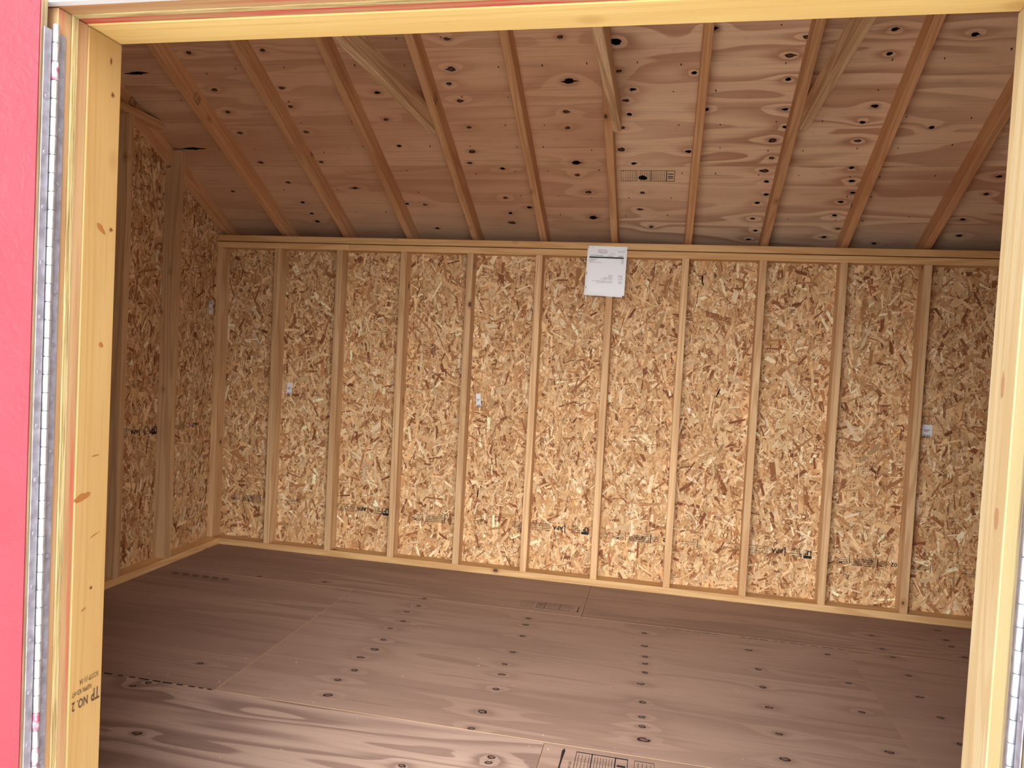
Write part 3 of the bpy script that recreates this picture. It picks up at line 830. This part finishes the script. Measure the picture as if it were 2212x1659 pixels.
# ---------------------------------------------------------------- stickers (the square code on them is left out)
def sticker(c, ex, ey, en, wd_, ht, label, flip=False):
    mw = frame(ex, ey, en, c)
    bm = bmesh.new()
    seg = 6
    prof = []
    r = wd_ * 0.12
    for cx, cy, a0 in ((wd_ / 2 - r, ht / 2 - r, 0), (-wd_ / 2 + r, ht / 2 - r, 90), (-wd_ / 2 + r, -ht / 2 + r, 180), (wd_ / 2 - r, -ht / 2 + r, 270)):
        for k in range(4):
            a = math.radians(a0 + 30 * k); prof.append((cx + r * math.cos(a), cy + r * math.sin(a)))
    root = poly_prism('barcode_sticker', prof, 0.0004, 'sticker', None, mw, label=label, cat='sticker', group='white stickers on the strand board')
    p = Print()
    g = np.random.default_rng(int(abs(c[0]) * 1000))
    s = -1 if flip else 1
    x = -wd_ * 0.38
    while x < wd_ * 0.3:
        b = g.uniform(0.0008, 0.0022); p.rect(x, s * ht * 0.44 - 0.006 - 0.006, x + b, s * ht * 0.44 + (0.0 if s > 0 else 0.006), 'ink'); x += b + g.uniform(0.0008, 0.002)
    for k in range(3): p.rect(-wd_ * 0.36, -s * ht * 0.05 - 0.005 * k, wd_ * (0.3 - 0.1 * k), -s * ht * 0.05 - 0.005 * k + 0.002, 'ink')
    p.place('print', root, mw @ Matrix.Translation((0, 0, 0.0006)))
OFF = 0.0030
def bw(a, b): return on_back(a, b, D4 - OFF)
sticker(bw(625.5, 839), (0.995, 0, -0.08), (0.08, 0, 0.995), (0, -1, 0), 0.036, 0.074, 'white sticker on the strand board in the second stud bay from the corner', True)
sticker(bw(1033.5, 864), (0.97, 0, 0.1), (-0.1, 0, 0.99), (0, -1, 0), 0.030, 0.076, 'white barcode sticker in the third bay left of the price sheet', True)
sticker(bw(2003, 930), (1, 0, 0), (0, 0, 1), (0, -1, 0), 0.048, 0.062, 'white sticker close beside a stud in the last bay before the pale post', True)
sticker(on_left(455.3, 664.5, XW0 + OFF), (0, 1, 0), (0, 0, 1), (1, 0, 0), 0.040, 0.078, 'white sticker on the gable end wall by the corner stud', False)

# ---------------------------------------------------------------- ink stamps on the strand board (printed upside down)
P = Print()      # reading frame: x from 0 at the start of the panel, y up
h = 0.022
P.rect(0.035, 0.012, 0.078, 0.026, 'ink')                       # logo bar and letters under it
P.box(0.035, -0.018, 0.078, 0.012, 0.0015, 'ink'); P.text('LP', 0.037, -0.014, 0.031, 'ink', 'LEFT', 0, 1.05, 0.0012)
for k, s in enumerate(('Made in Canada', 'Fabrique au Canada', '0120', '11/2/2020')):
    P.text(s, 0.085 + (0.012 if k > 1 else 0), 0.015 - 0.0125 * k, 0.0105 if k > 1 else 0.009, 'ink', 'LEFT', 0, 0.92, 0.0003)
P.rect(0.172, -0.026, 0.177, 0.026, 'ink')
P.text('APA', 0.184, -0.012, 0.033, 'ink', 'LEFT', 0, 1.0, 0.001)
for k, s in enumerate(('SPAN 24/16 EXPOSURE 1  JUL 2020', 'PS2-10  CSA O325  CONST.  SHEATHING', 'HUD-UM-40  PRP 108  15/32 CAT', 'SIZED FOR SPACING  THIS SIDE DOWN')):
    P.text(s, 0.262, 0.015 - 0.0125 * k, 0.0115, 'ink_brown', 'LEFT', 0, 1.1, 0.0002)
P.rect(0.640, -0.024, 0.643, 0.022, 'ink'); P.text('1R24/2F16/W24', 0.655, 0.004, 0.010, 'ink_brown'); P.text('SHEATHING SPAN', 0.655, -0.009, 0.010, 'ink_brown')
P.text('1402', 0.775, -0.013, 0.031, 'ink', 'LEFT', 0, 0.95, 0.0006)
P.ring(0.875, -0.002, 0.021, 0.013, 0.0024, 'ink'); P.rect(0.862, -0.0035, 0.888, -0.0005, 'ink')
P.rect(0.899, -0.028, 0.904, 0.024, 'ink')
for k in range(5):
    P.text(('STRENGTH AXIS  AXE DE RESIST.', 'TOUS DROITS RESERVES', 'ALLOW 3MM SPACE AT JOINTS', 'CONFORMS TO CSA O325', 'OSB 2R24')[k], 0.910, 0.015 - 0.0105 * k, 0.0095, 'ink', 'LEFT', 0, 0.85 if k != 1 else 1.1, 0.0003)
P.rect(1.042, -0.028, 1.045, 0.020, 'ink')
P.text('CCMC', 1.050, 0.004, 0.021, 'ink', 'LEFT', 0, 0.95, 0.0004); P.text('EVALUATED', 1.050, -0.008, 0.0095, 'ink'); P.text('11826-L', 1.050, -0.020, 0.012, 'ink')
leaf = []
for k in range(22):
    a = 2 * math.pi * k / 22; r_ = 0.018 if k % 2 else 0.011
    leaf.append((1.160 + r_ * math.cos(a), r_ * 1.05 * math.sin(a)))
for k in range(22):
    (ax, ay), (bx, by) = leaf[k], leaf[(k + 1) % 22]
    P.poly([(ax, ay), (bx, by), (1.160 + (bx - 1.160) * 0.86, by * 0.86), (1.160 + (ax - 1.160) * 0.86, ay * 0.86)], 'ink')
SM = P.meshes('ink_stamp')
zz = [(0.284, 0.0), (0.290, -0.022), (0.279, -0.006), (0.262, 0.0)]
for i in range(4):
    zc, tl = zz[i]
    o0 = np.array((BOUND[i + 1] - W / 2 + 0.008, D4 - OFF, zc + 0.006))
    ex = np.array((-math.cos(tl), 0, math.sin(tl))); ey = np.array((-math.sin(tl), 0, -math.cos(tl)))
    for me in SM: link('ink_stamp', me, None, OSBP[i], frame(ex, ey, (0, -1, 0), o0))
for me in SM:
    link('ink_stamp', me, None, LEFTP[0], frame((0, -1, 0), (0, 0, -1), (1, 0, 0), (XW0 + OFF, -0.475, 0.764)))
P2 = Print()
P2.text('1402', 0.0, -0.012, 0.031, 'ink', 'LEFT', 0, 1.0, 0.0006); P2.ring(0.105, 0, 0.021, 0.014, 0.0025)
for k in range(4): P2.text(('STRENGTH AXIS', 'ALLOW 3MM SPACE', 'CONFORMS O325', 'OSB 2R24')[k], 0.135, 0.010 - 0.011 * k, 0.0105)
P2.place('ink_stamp', LEFTP[0], frame((0, -1, 0), (0, 0, -1), (1, 0, 0), (XW0 + OFF, -0.125, 0.763)))

# black streaks caught in the board
for a, b, c, d in ((1517, 594, 1517, 612), (1517, 611, 1520, 616), (1556, 840, 1547, 857), (1033, 1058, 1031, 1076)):
    A, B = on_back(a, b, D4 - OFF), on_back(c, d, D4 - OFF)
    v = B - A; L = np.linalg.norm(v); e = v / L
    pp = Print(); pp.poly([(0, -0.003), (L * .5, -0.0042), (L, -0.002), (L, 0.002), (L * .5, 0.0038), (0, 0.002)], 'knot_hole')
    pp.place('dark_streak', OSBP[2 if a > 1300 else 1], frame(e, np.cross((0, -1, 0), e), (0, -1, 0), A))
pp = Print(); pp.poly([(0, 0), (0.017, 0), (0.012, -0.03)][::-1], 'paper')
pp.place('paper_scrap', OSBP[2], frame((1, 0, 0), (0, 0, 1), (0, -1, 0), on_back(1485, 882, D4 - OFF)))

# ---------------------------------------------------------------- grade stamps on the plywood
def grade(second=False, ink='ink_brown'):
    q = Print(); g = np.random.default_rng(5)
    def block(x0, x1, y0, y1, nrow, s=0.6):
        """columns of tiny print running across the stamp"""
        for k in range(nrow):
            x = x0 + (x1 - x0) * (k + 0.5) / nrow; y = y0
            while y < y1:
                l = g.uniform(0.003, 0.009); q.rect(x - 0.0014, y, x + 0.0014, min(y + l, y1), ink); y += l + 0.0018
    q.text('14:00:22', 0.148 if second else -0.045, 0.002, 0.016, ink, 'LEFT', math.pi / 2, 0.9)
    if second:
        q.box(0.49, 0.0, 0.60, 0.09, 0.0018, ink); block(0.500, 0.592, 0.010, 0.082, 4)
        q.poly([(0.085, 0.0), (0.092, 0.0), (0.096, 0.055), (0.102, 0.085), (0.094, 0.095), (0.083, 0.084), (0.086, 0.05)], ink)
    else:
        q.box(0.0, 0.0, 0.135, 0.09, 0.0028, ink); block(0.008, 0.128, 0.008, 0.082, 6)
    q.box(0.165, 0.0, 0.255, 0.09, 0.0028, ink); block(0.172, 0.250, 0.010, 0.080, 4)
    q.box(0.255, 0.0, 0.385, 0.09, 0.0028, ink); block(0.265, 0.376, 0.012, 0.080, 7)
    q.box(0.385, 0.0, 0.455, 0.09, 0.0036, ink)
    for y in (0.024, 0.038, 0.058): q.rect(0.397, y, 0.443, y + 0.006, ink)
    return q
for me in grade(ink='ink').meshes('grade_stamp'):
    o = RS[('ply_roof2', YE)]
    A = on_roof(1342, 391); B = on_roof(1457, 392)
    k = (B[0] - A[0]) / 0.455
    link('grade_stamp', me, None, o, kind='stuff', mw=frame((k, 0, 0), (0, -1.5 * k / SEC, 1.5 * k * SL / SEC), enr, A + np.array(enr) * 0.0012))
def fstamp(px0, px1, ht, par, ink, sg, lift):
    """px0, px1: where the framed block starts and ends; sg -1 turns the stamp round"""
    A, B = on_floor(*px0), on_floor(*px1)
    k = abs(B[0] - A[0]) / 0.29; ky = ht / 0.09
    for me in grade(True, ink).meshes('grade_stamp'):
        link('grade_stamp', me, None, par, frame((sg * k, 0, 0), (0, sg * ky, 0), (0, 0, 1), (A[0] - sg * 0.165 * k, A[1] + lift, 0.0008)), kind='stuff')
fstamp((1233, 1309), (1162, 1303), 0.085, FSHEET[(0.0, -0.53)], 'ink_brown', -1, 0.0)
fstamp((1246, 1622), (1357, 1638), 0.15, FSHEET[(2.46, -2.96)], 'ink', 1, -0.155)
a = on_floor(270, 1238)
q = Print()
for k in range(6): q.rect(0.06 * k, 0, 0.06 * k + 0.04, 0.012, 'ink_brown'); q.rect(0.06 * k + 0.01, -0.02, 0.06 * k + 0.05, -0.012, 'ink_brown')
q.place('grade_stamp', FSHEET[(0.0, -1.77)], frame((1, 0, 0), (0, 1, 0), (0, 0, 1), on_floor(372, 1237) + np.array((0, 0, 0.0008))))
# dark tongue-and-groove gaps broken along the seams
def gaps(px0, px1, par, seed, w_=0.006):
    A, B = on_floor(*px0), on_floor(*px1)
    g = np.random.default_rng(seed); q = Print(); x = A[0]
    while x < B[0]:
        l = g.uniform(0.015, 0.05); q.rect(x, -w_ / 2, min(x + l, B[0]), w_ / 2, 'knot_hole'); x += l + g.uniform(0.006, 0.028)
    q.place('seam_gap', par, Matrix.Translation((0, (A[1] + B[1]) / 2, 0.0007)))
gaps((225, 1454), (458, 1490), FSHEET[(0.0, -2.96)], 1)
gaps((1600, 1377), (1826, 1403), FSHEET[(1.24, -1.77)], 2, 0.005)
gaps((1440, 1357), (1553, 1372), FSHEET[(1.24, -1.77)], 3, 0.003)

# ---------------------------------------------------------------- small square marks on the rafters
def rmark(a, b, i):
    xf = S * i + XO + W + 0.0006 if i < 7 else S * i + XO - 0.0006
    p = on_left(a, b, xf)
    q = Print(); q.box(-0.022, -0.022, 0.022, 0.022, 0.003); q.text('ES', -0.017, 0.0, 0.021, 'ink'); q.text('245', -0.017, -0.018, 0.015, 'ink')
    par = RAF.get(i)
    e1 = np.array((0, -1 / SEC, SL / SEC)); e2 = np.array((0, SL / SEC, 1 / SEC))
    q.place('ink_stamp', par, frame(e1, e2, (1, 0, 0), p))
RAF = {}
for o in roof.children:
    if o.name.startswith('rafter') and o.matrix_world.translation.y > YRIDGE:
        RAF[int(round((o.matrix_world.translation.x - W / 2 - XO) / S))] = o
for a, b, i in ((287, 222, 0), (426, 213, 1), (941, 213, 4)): rmark(a, b, i)

# ---------------------------------------------------------------- grade mark on the yellow door post (upside down)
q = Print()
q.text('TP', 0.0, -0.010, 0.036, 'ink_brown', 'LEFT', 0, 0.55, 0.0004)
q.text('NO. 2', 0.030, -0.004, 0.026, 'ink_brown', 'LEFT', 0, 0.62, 0.0003)
q.text('NSPPR/ KD-HT', 0.022, -0.024, 0.014, 'ink_brown', 'LEFT', 0, 0.55)
q.text('SCOTP (1) SA', 0.004, -0.042, 0.014, 'ink_brown', 'LEFT', 0, 0.6)
q.place('ink_stamp', post_l, frame((0, -1, 0), (0, 0, -1), (1, 0, 0), (XL + 0.0009, YF - 0.008, 0.553)))

# galvanised latch plate on the right hinge side
lp = poly_prism('latch_plate', [(-0.016, -0.02), (0.010, -0.022), (0.016, -0.010), (0.016, 0.016), (0.004, 0.022), (-0.016, 0.020)], 0.002, 'zinc', None,
                frame((0, -1, 0), (0, 0, 1), (-1, 0, 0), (XR - 0.0110, YF - 0.175, 0.515)), label='small galvanised plate over the hinge by the pale post', cat='plate')
link('screw', SCREW, None, lp, Matrix.Translation((XR - 0.0136, YF - 0.172, 0.520)) @ Matrix.Rotation(math.radians(90), 4, 'Y'))

# ---------------------------------------------------------------- sawdust flecks left on the floor
g = np.random.default_rng(11)
vs, fs = [], []
for k in range(70):
    a, b = g.uniform(240, 2060), g.uniform(1290, 1655)
    p = on_floor(a, b)
    if p[1] > -0.05 or p[0] < 0.2: continue
    L, wd_, an = g.uniform(0.003, 0.010), g.uniform(0.0012, 0.0028), g.uniform(0, math.pi)
    e = np.array((math.cos(an), math.sin(an), 0)); n_ = np.array((-e[1], e[0], 0)); k0 = len(vs)
    up = np.array((0, 0, 0.0016))
    for q_ in (p - e * L / 2, p + n_ * wd_ / 2, p + e * L / 2, p - n_ * wd_ / 2): vs.append(tuple(q_ + np.array((0, 0, 0.0007))))
    vs.append(tuple(p + up))
    fs += [(k0, k0 + 3, k0 + 4), (k0 + 3, k0 + 2, k0 + 4), (k0 + 2, k0 + 1, k0 + 4), (k0 + 1, k0, k0 + 4)]
me = bpy.data.meshes.new('sawdust'); me.from_pydata(vs, [], fs); me.update()
M['sawdust'] = plain('sawdust', srgb(226, 200, 164), 0.8)
link('sawdust', me, M['sawdust'], kind='stuff', label='pale sawdust flecks scattered over the plywood floor', cat='sawdust')
